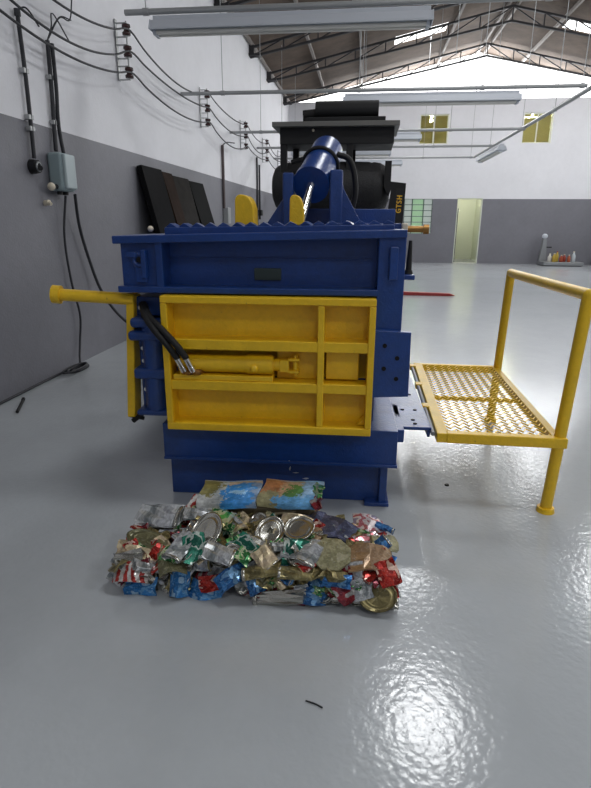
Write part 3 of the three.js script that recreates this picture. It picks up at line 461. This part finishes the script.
  const special = [
    ['crushed_tin', G.can[0], 'white', 160, 519, 50, 22, 0.3, 0.05, 0.02, 'white speckled crushed tin'],
    ['tin_lid', G.lid[0], 'olive', 147, 541, 44, 16, 0.25, 0.1, 0.01, 'oval olive lid'],
    ['tin_scrap', G.sheet[0], 'olive', 172, 558, 26, 30, 0.3, 0.3, 0.0],
    ['tin_scrap', G.sheet[1], 'beige', 133, 555, 36, 16, 0.4, 0.1, 0.0],
    ['tin_scrap', G.sheet[2], 'redStripe', 130, 569, 36, 20, 0.9, 0.1, 0.0, 'red and white striped tinplate'],
    ['tin_scrap', G.flake[0], 'lightBlue', 142, 584, 32, 16, 1.0, 0.2, 0.0],
    ['tin_scrap', G.sheet[0], 'lightBlue', 180, 582, 18, 26, 1.1, 0.1, 0.01],
    ['tin_scrap', G.sheet[1], 'lightBlue', 204, 590, 32, 18, 1.1, -0.4, 0.0],
    ['tin_scrap', G.sheet[2], 'blue', 232, 576, 32, 17, 0.9, 0.4, 0.015],
    ['tin_scrap', G.flake[2], 'red', 212, 581, 24, 16, 1.0, 0.2, 0.0],
    ['tin_lid', G.lid[1], 'silver', 206, 537, 34, 34, 0.35, 0.0, 0.03, 'shiny round tin end with rim'],
    ['crushed_tin', G.can[1], 'white', 181, 548, 34, 15, 0.3, 1.4, 0.01],
    ['crushed_tin', G.can[2], 'white', 219, 555, 28, 14, 0.5, 0.1, 0.01],
    ['tin_scrap', G.flake[1], 'teal', 195, 551, 22, 20, 0.6, 0.3, 0.02],
    ['tin_scrap', G.flake[3], 'teal', 243, 548, 28, 16, 0.4, -0.6, 0.01],
    ['tin_scrap', G.sheet[0], 'beige', 238, 522, 22, 20, 0.2, 0.7, 0.01],
    ['crushed_tin', G.can[3], 'green', 222, 520, 30, 18, 0.2, -0.4, 0.01],
    ['crushed_tin', G.can[0], 'white', 197, 515, 26, 12, 0.2, 0.2, 0.01],
    ['tin_scrap', G.sheet[1], 'redStripe', 205, 509, 38, 14, 0.4, -0.1, 0.02],
    ['tin_lid', G.lid[2], 'silver', 270, 533, 30, 26, 0.3, 0.0, 0.01],
    ['tin_lid', G.lid[0], 'silver', 299, 535, 32, 22, 0.2, 0.0, 0.035, 'tin end with raised rim on a teal can'],
    ['crushed_tin', G.can[1], 'teal', 296, 552, 26, 18, 0.9, 0.0, 0.0, 'teal crushed can'],
    ['crushed_tin', G.can[2], 'white', 309, 556, 24, 14, 0.5, 1.3, 0.01],
    ['tin_scrap', G.sheet[2], 'beige', 288, 513, 70, 10, 0.3, 0.08, 0.03, 'long beige strip'],
    ['tin_scrap', G.sheet[0], 'beige', 297, 524, 36, 12, 0.3, 0.0, 0.02],
    ['crushed_tin', G.can[3], 'gold', 262, 569, 36, 13, 0.6, 0.0, 0.0, 'gold flattened can'],
    ['crushed_tin', G.can[0], 'gold', 296, 571, 32, 12, 0.7, 0.1, 0.0],
    ['crushed_tin', G.can[1], 'silver', 280, 595, 50, 14, 1.0, 0.0, 0.0, 'flattened silver can on the lower edge'],
    ['tin_scrap', G.sheet[1], 'blue', 255, 583, 16, 16, 1.1, 0.2, 0.0],
    ['tin_scrap', G.sheet[2], 'slate', 338, 531, 54, 18, 0.1, -0.45, 0.02, 'slate blue crumpled sheet'],
    ['tin_scrap', G.flake[4], 'slate', 318, 525, 30, 26, 0.2, 0.2, 0.0],
    ['tin_scrap', G.sheet[0], 'pink', 371, 527, 36, 24, 0.05, 0.2, 0.01, 'white and pink printed sheet'],
    ['tin_scrap', G.sheet[1], 'tan', 370, 562, 42, 26, 0.22, 0.04, 0.028, 'tan square panel'],
    ['tin_scrap', G.flake[5], 'red', 388, 574, 20, 18, 0.6, 0.5, 0.01],
    ['tin_lid', G.lid[2], 'gold', 378, 594, 36, 28, 1.1, 0.0, 0.0, 'gold rimmed can end at the corner'],
    ['tin_scrap', G.flake[0], 'blue', 338, 578, 26, 12, 0.8, 0.1, 0.0],
    ['tin_scrap', G.flake[2], 'maroon', 348, 588, 24, 22, 1.1, 0.5, 0.0],
    ['tin_scrap', G.flake[3], 'white', 362, 587, 18, 20, 1.1, 0.2, 0.0],
    ['tin_scrap', G.sheet[0], 'blue', 312, 594, 28, 16, 1.2, 0.1, 0.0],
    ['crushed_tin', G.can[2], 'cream', 384, 543, 26, 14, 0.3, 0.1, 0.0],
  ];
  for (const [name, g, m, px, py, w, d, tl, tn, lift, label] of special) { const [p, fr] = surf(px, py); p.y += lift - 0.004; if (fr) p.z += lift + 0.01; piece(name, g, T[m], p, [w * S * 0.94, 0.05 + 0.3 * Math.min(w, d) * S * (name === 'crushed_tin' ? 1.4 : 0.5), d * S * (fr ? 0.95 : 1.35)], tl + rr(-0.15, 0.15), tn + rr(-0.2, 0.2), rr(-0.25, 0.25), label); if (name === 'crushed_tin') addRim(bale.children[bale.children.length - 1]); }
  // small shiny fragments squeezed out between the larger pieces
  for (let i = 0; i < 70; i++) { const fr = rnd() < 0.55, x = rr(-0.93, 0.12), c = T[pick(['gold', 'silver', 'gold', 'white', 'maroon', 'green', 'beige', 'olive'])]; if (fr && x > -0.66 && x < -0.44) continue; piece('tin_scrap', pick(G.flake), c, V(x, fr ? rr(0.03, 0.13) : topH(x) + rr(0.0, 0.02), fr ? -1.862 : rr(-2.2, -1.9)), [rr(0.03, 0.06), rr(0.04, 0.07), rr(0.015, 0.035)], fr ? rr(0.6, 1.6) : rr(-0.4, 1), rr(-0.8, 0.8), rr(-0.8, 0.8)); }
  // octagonal cream lid
  { const [p] = surf(331, 560); p.y += 0.026; piece('tin_lid', geo(new THREE.CylinderGeometry(0.5, 0.5, 0.16, 8).rotateY(0.39)), T.cream, p, [38 * S, 0.05, 40 * S], 0.25, 0, 0, 'octagonal cream lid'); }
  // two curled printed sheets standing along the back
  for (const [px, w, m, label, tn] of [[228, 0.27, 'scenic', 'curled sheet with a blue and olive print', 0.05], [288, 0.27, 'orange', 'curled sheet with an orange, green and blue print', -0.1]]) {
    const g = new THREE.BoxGeometry(1, 1, 0.07, 8, 6, 1), p = g.attributes.position;
    for (let i = 0; i < p.count; i++) { const x = p.getX(i), y = p.getY(i), z = p.getZ(i), t = (y + 0.5) * 1.5; p.setXYZ(i, x + 0.05 * Math.sin(y * 5), 0.62 * Math.sin(t) - 0.3 + 0.03 * Math.sin(x * 6), z - 0.8 * (1 - Math.cos(t)) + 0.06 * Math.sin(x * 7 + 1)); }
    const h = geo(g); h.computeVertexNormals();
    const c = at(px, 499, 'z', -2.21); piece('printed_sheet', h, T[m], c, [w, 0.15, 0.14], -0.1, tn, 0.03, label);
  }
  piece('crushed_tin', G.can[3], T.green, at(318, 490, 'z', -2.25), [0.05, 0.09, 0.1], 0.3, 0.3, 1.2, 'bright green crushed can end');
  piece('tin_scrap', G.flake[1], T.maroon, at(311, 500, 'z', -2.22), [0.06, 0.1, 0.12], 0.7, 0.6, 0.8);
}

// ================================================================== ENGINE UNIT BEHIND THE BALER
{
  const z = -5.2, U = thing('engine_unit', 'black engine unit with banded round housing under a flat canopy behind the baler', 'engine', [-0.34, 0, z - 0.3]);
  obj('base_frame', [rbx(-0.55, 0.55, 0, 0.25, -0.6, 0.2), rbx(-0.5, 0.5, 0.25, 1.5, -0.55, 0.1)], M.black, U);
  const prof = [[0, -0.525], [0.12, -0.525], [0.185, -0.5], [0.225, -0.44], [0.235, -0.38], [0.228, -0.36], [0.236, -0.34], [0.24, -0.2], [0.232, -0.18], [0.24, -0.16], [0.24, -0.02], [0.232, 0], [0.24, 0.02], [0.24, 0.16], [0.232, 0.18], [0.24, 0.2], [0.236, 0.34], [0.228, 0.36], [0.235, 0.38], [0.225, 0.44], [0.185, 0.5], [0.12, 0.525], [0, 0.525]].map((p) => new THREE.Vector2(...p));
  obj('banded_housing', new THREE.LatheGeometry(prof, 40).rotateZ(-Math.PI / 2).scale(1, 0.92, 0.92).translate(0, 1.745, 0.08), M.rubber, U);
  for (const [x, zz] of [[-0.41, 0.22], [-0.34, -0.1], [0.165, 0.22], [0.18, -0.2]]) obj('canopy_post', rbx(x - 0.028, x + 0.028, 1.5, 2.12, zz - 0.03, zz + 0.03), M.black, U);
  obj('canopy', [rbx(-0.44, 0.54, 2.09, 2.235, -0.25, 0.26)], M.black, U);
  obj('canopy_edge', rbx(-0.5, 0.58, 2.222, 2.262, -0.35, 0.32), mat({ color: 0x6b6a66, roughness: 0.5 }), U);
  obj('bolt', new THREE.SphereGeometry(0.012, 10, 8).translate(-0.15, 2.2, 0.262), M.cream, U);
  const mu = obj('muffler', [bar(V(-0.14, 2.37, 0.15), V(0.4, 2.37, 0.15), 0.075, 0.075, 24), rbx(-0.2, 0.46, 2.25, 2.3, 0.05, 0.28)], M.black, U);
  obj('exhaust_pipe', [bar(V(-0.25, 2.335, 0.15), V(-0.12, 2.345, 0.15), 0.04), bar(V(-0.22, 2.22, 0.15), V(-0.22, 2.37, 0.15), 0.032)], M.black, mu);
  obj('air_hose', tube([V(-0.33, 1.94, 0.32), V(-0.2, 1.97, 0.34), V(-0.05, 2.02, 0.3)], 0.02), M.black, U);
  const sp = obj('side_panel', [prism([[0.49, 1.3], [0.645, 1.3], [0.66, 1.77], [0.53, 1.785], [0.53, 1.95], [0.475, 1.95], [0.47, 1.74], [0.515, 1.66], [0.535, 1.72]], 0.06).translate(0, 0, 0.3)], M.black, U);
  // yellow lettering running up the panel
  const cv = document.createElement('canvas'); cv.width = 256; cv.height = 64; const cx = cv.getContext('2d');
  cx.fillStyle = '#121214'; cx.fillRect(0, 0, 256, 64); cx.fillStyle = '#e8b430'; cx.font = 'bold 60px sans-serif'; cx.textAlign = 'center'; cx.textBaseline = 'middle'; cx.fillText('GTSH', 128, 34, 236);
  const tx = new THREE.CanvasTexture(cv); tx.colorSpace = THREE.SRGBColorSpace;
  const pg = new THREE.PlaneGeometry(0.26, 0.065).rotateZ(Math.PI / 2 - 0.04).translate(0.607, 1.6, 0.3015); obj('lettering', pg, mat({ map: tx, roughness: 0.5 }), sp);
}

// ================================================================== LEFT WALL: power lines, conduits, boxes
const WX = XL + 0.006;
const rackZ = [-3.75, -7.08, -10.5, -13.75, -16.6, -19.4], rackY = [3.54, 3.32, 3.1];
const rackAt = ['before the conduit of the round socket', 'between the switch box and the leaning boards', 'above the far end of the leaning boards', 'between the single conduit and the twin conduits', 'just beyond the twin conduits', 'nearest the back wall'];
rackZ.forEach((z, k) => {
  const r = thing('insulator_rack', 'wall rack with three dark insulators ' + rackAt[k], 'insulator rack', [WX, 3.05, z], 0, 'insulator racks along the left wall');
  obj('wall_bar', box(0, 0.012, -0.03, 0.6, -0.025, 0.025), M.galv, r);
  obj('front_bar', bar(V(0.13, -0.02, 0), V(0.13, 0.58, 0), 0.009), M.galv, r);
  for (const y of rackY) {
    for (const d of [-0.07, 0.07]) obj('strap', box(0.01, 0.14, y - 3.05 + d - 0.004, y - 3.05 + d + 0.004, -0.018, 0.018), M.galv, r);
    obj('insulator', new THREE.LatheGeometry([[0.012, -0.055], [0.045, -0.055], [0.05, -0.03], [0.03, -0.01], [0.03, 0.01], [0.05, 0.03], [0.045, 0.055], [0.012, 0.055]].map((p) => new THREE.Vector2(...p)), 18).translate(0.13, y - 3.05, 0), mat({ color: 0x3b2222, roughness: 0.25 }), r);
  }
});
rackY.forEach((y, i) => {
  const pts = []; const zs = [1.2, ...rackZ, ZB + 0.3];
  for (let k = 0; k + 1 < zs.length; k++) { const a = zs[k], b = zs[k + 1], sag = 0.1 + 0.05 * ((k + i) % 3) + (k === 1 ? 0.1 : 0); for (let s = 0; s < 8; s++) { const t = s / 8; pts.push(V(WX + 0.165, y - 4 * sag * t * (1 - t), a + (b - a) * t)); } }
  pts.push(V(WX + 0.165, y, zs[zs.length - 1]));
  const c = obj('power_line', tube(pts, 0.011, 260, 6), M.cable); tag(c, ['top black power line strung along the insulator racks', 'middle black power line strung along the insulator racks', 'lowest black power line strung along the insulator racks'][i], 'cable');
});
function clips(pts, parent) { for (const [y, z, dx] of pts) obj('clip', box(0, 0.045, y - 0.018, y + 0.018, z - 0.035, z + 0.035), M.galv, parent); }
{ // conduit ending in the black socket
  const t = thing('cable_conduit', 'strapped vertical cable ending at the round black socket', 'conduit', [WX, 0, 0]);
  obj('pipe', tube([V(0.03, 3.07, -5.02), V(0.03, 2.6, -5.03), V(0.03, 2.2, -5.02), V(0.03, 1.97, -5.01)], 0.018), M.cable, t);
  clips([[2.66, -5.03], [2.3, -5.02], [2.21, -5.02]], t);
  obj('top_cap', bar(V(0.03, 3.06, -5.02), V(0.03, 3.11, -5.02), 0.026), M.cable, t);
  obj('drop_wire', tube([V(0.03, 3.1, -5.02), V(0.1, 3.12, -5.03), V(0.165, 3.0, -5.1)], 0.007), M.cable, t);
  const s = thing('wall_socket', 'round black industrial socket with a pale centre on the grey wall', 'socket', [WX, 1.9, -5.0]);
  obj('body', bar(V(0, 0, 0), V(0.07, 0, 0.01), 0.062, 0.055, 20), M.black, s); obj('ring', new THREE.TorusGeometry(0.034, 0.01, 8, 20).rotateY(Math.PI / 2).translate(0.075, 0, 0.01), M.greySteel, s); obj('plug', bar(V(0.07, -0.01, 0.0), V(0.1, -0.015, 0.03), 0.022), M.black, s);
}
{ // conduits into the grey switch box
  const t = thing('cable_conduit', 'pair of strapped dark cables running down into the grey switch box', 'conduit', [WX, 0, 0]);
  obj('pipe', tube([V(0.03, 3.0, -5.46), V(0.03, 2.6, -5.44), V(0.03, 2.25, -5.41), V(0.04, 2.07, -5.38)], 0.02), M.cable, t);
  obj('pipe', tube([V(0.06, 2.98, -5.48), V(0.06, 2.6, -5.47), V(0.05, 2.35, -5.46), V(0.05, 2.2, -5.47), V(0.06, 2.06, -5.48)], 0.018), M.cable, t);
  clips([[2.7, -5.45], [2.32, -5.43]], t);
  for (let k = 0; k < 3; k++) obj('tail_wire', tube([V(0.03, 3.0, -5.46), V(0.06 + 0.02 * k, 3.12 + 0.05 * k, -5.5 - 0.05 * k), V(0.12, 3.2 + 0.02 * k, -5.42 - 0.16 * k), V(0.165, 3.02 + 0.2 * k, -5.62 - 0.06 * k)], 0.006), M.cable, t);
  const b = thing('switch_box', 'light grey rounded switch box mounted on the grey left wall', 'switch box', [WX, 1.88, -5.38]);
  obj('body', rbx(0, 0.14, -0.17, 0.17, -0.12, 0.12, 0.03), M.box, b); obj('cover', rbx(0.13, 0.17, -0.15, 0.16, -0.1, 0.1, 0.018), mat({ color: 0xa3b1b4, roughness: 0.4 }), b);
  obj('gland', [bar(V(0.07, -0.2, -0.03), V(0.07, -0.16, -0.03), 0.03), bar(V(0.07, -0.2, 0.07), V(0.07, -0.16, 0.07), 0.025)], M.black, b);
  obj('handle', bar(V(0.07, -0.13, 0.1), V(0.07, -0.135, 0.19), 0.022), M.black, b); obj('knob', new THREE.SphereGeometry(0.036, 16, 12).translate(0.07, -0.135, 0.21), M.cream, b);
  const k = obj('wall_plug', [bar(V(WX - 0.005, 1.6, -5.15), V(WX + 0.05, 1.605, -5.14), 0.025), bar(V(WX + 0.045, 1.605, -5.14), V(WX + 0.07, 1.59, -5.13), 0.016)], M.cream); tag(k, 'small cream wall plug under the switch box', 'plug');
}
tag(obj('drop_cable', tube([V(WX + 0.07, 1.675, -5.41), V(WX + 0.04, 1.3, -5.36), V(WX + 0.04, 0.85, -5.4), V(WX + 0.05, 0.5, -5.48), V(WX + 0.03, 0.25, -5.46), V(WX + 0.05, 0.1, -5.38), V(WX + 0.08, 0.02, -5.3), V(WX + 0.05, 0.016, -5.0), V(WX + 0.05, 0.016, -4.2), V(WX + 0.05, 0.016, -3.2)], 0.0115, 90), M.cable), 'thin black cable hanging down the wall and running along its foot', 'cable');
tag(obj('drop_cable', tube([V(WX + 0.12, 1.69, -5.5), V(WX + 0.07, 1.4, -5.62), V(WX + 0.06, 1.05, -5.78), V(WX + 0.1, 0.7, -5.92), V(WX + 0.25, 0.42, -6.0), V(WX + 0.6, 0.2, -5.95), V(WX + 1.1, 0.05, -5.6), V(-1.2, 0.02, -5.2)], 0.016, 80), M.cable), 'thick black cable hanging from the switch box towards the baler', 'cable');
{ const c = obj('cable_coil', [0, 1, 2].map((k) => new THREE.TorusGeometry(0.1 + 0.02 * k, 0.011, 6, 24).rotateX(Math.PI / 2).scale(0.45, 1, 1.5).translate(WX + 0.14, 0.014 + 0.016 * k, -5.2 + 0.05 * k)), M.cable); tag(c, 'small coil of black cable on the floor against the wall', 'cable'); }
{
  const t = thing('cable_conduit', 'dark vertical conduit with a small grey box, beyond the leaning boards', 'conduit', [WX, 0, 0]);
  obj('pipe', bar(V(0.03, 2.9, -11.9), V(0.03, 1.7, -11.9), 0.028), mat({ color: 0x554a4a, roughness: 0.6 }), t); obj('drop_wire', tube([V(0.03, 2.9, -11.9), V(0.08, 2.96, -12.0), V(0.165, 3.0, -12.4)], 0.01), M.cable, t);
  obj('end_box', rbx(0, 0.12, 1.4, 1.72, -12.12, -11.88, 0.02), M.galv, t);
  const u = thing('cable_conduit', 'twin dark conduits with a black box on the far left wall', 'conduit', [WX, 0, 0]);
  obj('pipe', bar(V(0.03, 3.05, -15.6), V(0.03, 1.3, -15.6), 0.024), M.cable, u); obj('pipe', bar(V(0.03, 2.9, -15.95), V(0.03, 1.5, -15.95), 0.024), M.cable, u); obj('end_box', rbx(0, 0.1, 1.6, 1.75, -16.05, -15.85, 0.015), M.black, u);
}
// dark boards leaning on the wall
for (const [z0, z1, h, foot, col, label] of [[-8.12, -7.38, 2.12, 0.5, 0x101012, 'black board leaning on the wall next to a brown board'], [-8.56, -8.14, 2.1, 0.56, 0x2c201a, 'dark brown board leaning on the wall between black and grey boards'], [-9.36, -8.58, 2.08, 0.5, 0x262422, 'wide charcoal grey board leaning on the wall'], [-10.2, -9.38, 2.06, 0.58, 0x0c0d0e, 'jet black board leaning on the wall at the far end of the row']]) {
  const g = rbx(-0.035, 0.035, 0, Math.hypot(h, foot), -(z1 - z0) / 2, (z1 - z0) / 2, 0.006).rotateZ(Math.atan2(foot, h)); g.translate(WX + foot + 0.045, 0.005, (z0 + z1) / 2);
  tag(obj('leaning_board', g, mat({ map: paintTex(col, 0.25, 0.8, z0 * -100 | 0, 0.08, 0x33261f), roughness: 0.9, specularIntensity: 0.3 }, true)), label, 'board');
}

// ================================================================== LIGHT FITTINGS AND PIPES
const hangers = [];
function pipe(label, a, b, r = 0.028) { const p = thing('hanging_pipe', label, 'pipe', [0, 0, 0]); obj('tube', bar(a, b, r, r, 16), M.galv, p); return p; }
function hang(p, x, y, z) { obj('wire', bar(V(x, y, z), V(x, roofY(x) - 0.01, z), 0.006, 0.006, 6), M.galv, p); obj('clamp', bar(V(x - 0.03, y, z), V(x + 0.03, y, z), 0.036, 0.036, 12), M.galv, p); }
{
  const list = [[-6.3, -2.52, 3.066, 3.462, 'grey pipe above the long lamp nearest the switch box'], [-9.45, XL + 0.004, 3.066, 3.345, 'grey cross pipe carrying the lamp in front of the gable glazing'], [-12.73, XL + 0.004, 3.066, 3.25, 'grey cross pipe at the height of the canopy edge'], [-15.8, XL + 0.004, 3.066, 3.3, 'grey cross pipe second from the back wall'], [-18.6, XL + 0.004, 3.066, 3.32, 'grey cross pipe nearest the back wall']];
  for (const [z, x0, x1, y, label] of list) { const p = pipe(label, V(x0, y, z), V(x1, y, z)); for (const x of [-2.3, -0.2, 1.6, 3.0]) hang(p, x, y, z); }
  const p = pipe('long grey pipe running down the hall across the cross pipe ends', V(3.1, 3.32, -18.6), V(3.1, 3.28, 0), 0.034); hang(p, 3.1, 3.3, -11);
}
function lampFitting(len, label, pos, turn) {                   // trough reflector with two tubes that are switched off
  const l = thing('tube_lamp', label, 'lamp', pos, turn), h = len / 2;
  const s = [[-0.12, -0.02], [-0.1, -0.015], [-0.07, 0.06], [0.07, 0.06], [0.1, -0.015], [0.12, -0.02], [0.12, -0.035], [0.09, -0.03], [0.055, 0.045], [-0.055, 0.045], [-0.09, -0.03], [-0.12, -0.035]];
  obj('reflector', prism(s, len, 0).rotateY(Math.PI / 2).translate(h, 0, 0), M.lampMetal, l);
  obj('ballast_channel', rbx(-h + 0.02, h - 0.02, 0.058, 0.105, -0.045, 0.045), M.lampMetal, l);
  for (const x of [-h, h]) obj('end_cap', prism([[-0.118, -0.03], [0.118, -0.03], [0.072, 0.065], [-0.072, 0.065]], 0.012).rotateY(Math.PI / 2).translate(x + 0.006, 0, 0), M.lampMetal, l);
  for (const z of [-0.045, 0.045]) obj('glass_tube', bar(V(-h + 0.05, -0.045, z), V(h - 0.05, -0.045, z), 0.019), M.tubeGlass, l);
  for (const x of [-h + 0.04, h - 0.04]) obj('lamp_holder', box(x - 0.015, x + 0.015, -0.07, 0.046, -0.07, 0.07), M.lampMetal, l);
  for (const x of [-h * 0.55, h * 0.55]) obj('bracket', box(x - 0.012, x + 0.012, 0.1, 0.112, -0.012, 0.012), M.galv, l);
}
lampFitting(2.78, 'long switched-off tube lamp hanging close above the baler end, beside the wall conduits', [-0.85, 3.31, -6.3], 0);
lampFitting(2.58, 'long tube lamp hanging in front of the bright gable glazing', [0.86, 3.19, -9.45], 0);
lampFitting(2.58, 'tube lamp hanging level with the canopy of the engine unit', [-0.26, 3.1, -12.73], 0);
lampFitting(2.58, 'tube lamp hanging on the second cross pipe from the back wall', [-0.75, 3.14, -15.8], 0);
lampFitting(2.58, 'tube lamp hanging on the cross pipe nearest the back wall', [-0.3, 3.15, -18.6], 0);
lampFitting(2.7, 'tube lamp turned lengthwise under the long pipe', [3.1, 3.13, -16.2], Math.PI / 2);

// ================================================================== FAR FLOOR THINGS
{
  const S0 = thing('platform_scale', 'grey platform scale with a tall column standing by the back wall', 'scale', [6.72, 0, ZB + 0.62]);
  obj('platform', rbx(-0.5, 0.85, 0.02, 0.14, -0.45, 0.4, 0.02), M.greySteel, S0); obj('base', rbx(-0.45, 0.8, 0, 0.03, -0.4, 0.35), M.black, S0);
  obj('column', prism([[-0.5, 0.1], [-0.26, 0.1], [-0.32, 0.9], [-0.44, 0.9]], 0.16).translate(0, 0, -0.18), M.greySteel, S0);
  obj('weigh_head', new THREE.SphereGeometry(0.1, 18, 14).scale(1, 0.9, 0.7).translate(-0.38, 1.0, -0.26), M.lampMetal, S0);
  obj('scale_beam', rbx(-0.36, -0.1, 0.6, 0.64, -0.28, -0.24), M.black, S0);
  const bt = [[-0.22, 0.28, 0.07, 0xd8d5cc, 'white bottle on the scale beside its column'], [-0.1, 0.3, 0.065, 0xb89a3c, 'yellow bottle on the scale'], [0.02, 0.36, 0.06, 0xc4aa48, 'tall yellow bottle on the scale'], [0.14, 0.24, 0.06, 0xa8482c, 'orange bottle on the scale'], [0.27, 0.26, 0.06, 0x9a3a28, 'red bottle on the scale'], [0.4, 0.25, 0.055, 0xb05a38, 'rust coloured bottle on the scale'], [0.58, 0.36, 0.07, 0xc4ccd0, 'pale bottle alone at the end of the scale']];
  bt.forEach(([x, h, r, c, label], i) => {
    const b = thing('bottle', label, 'bottle', [6.72 + x, 0.14, ZB + 0.7 + (i % 2) * 0.1]);
    obj('body', new THREE.LatheGeometry([[0, 0], [r, 0], [r, h * 0.6], [r * 0.45, h * 0.8], [r * 0.4, h * 0.92], [0, h * 0.92]].map((p) => new THREE.Vector2(...p)), 16), mat({ color: c, roughness: 0.35 }), b); obj('cap', bar(V(0, h * 0.9, 0), V(0, h, 0), r * 0.45), i === 2 ? M.red : M.cream, b);
  });
  const d = thing('blue_drum', 'dark blue drum by the back wall, cut by the picture edge', 'drum', [8.42, 0, ZB + 0.5]);
  obj('body', new THREE.LatheGeometry([[0, 0], [0.27, 0], [0.275, 0.02], [0.265, 0.04], [0.265, 0.16], [0.275, 0.18], [0.265, 0.2], [0.265, 0.36], [0.275, 0.39], [0.26, 0.42], [0, 0.41]].map((p) => new THREE.Vector2(...p)), 28), mat({ color: 0x1b2757, roughness: 0.4 }), d);
  tag(obj('red_bar', prism([[0.4, 0], [1.75, 0], [1.86, 0.012], [1.75, 0.05], [0.4, 0.075]], 0.14).translate(0, 0.003, -11.9), M.red), 'flat red steel bar lying on the floor behind the baler', 'bar');
}
// small things on the floor
tag(obj('loose_bolt', [bar(V(-2.79, 0.012, -4.15), V(-2.66, 0.012, -3.86), 0.012), bar(V(-2.8, 0.016, -4.17), V(-2.785, 0.016, -4.14), 0.016, 0.016, 6)], M.black), 'dark bolt lying on the floor near the left wall', 'bolt');
tag(obj('paint_chip', new THREE.CylinderGeometry(0.012, 0.014, 0.006, 7).translate(0.52, 0.003, -3.02), M.black), 'tiny dark chip on the floor under the platform', 'chip');
tag(obj('wire_scrap', tube([V(-0.13, 0.004, -1.4), V(-0.1, 0.004, -1.392), V(-0.075, 0.004, -1.38)], 0.0025, 10, 6), M.slate ?? M.cable), 'short piece of wire lying on the open floor before the bale', 'wire');

renderer.render(scene, camera);
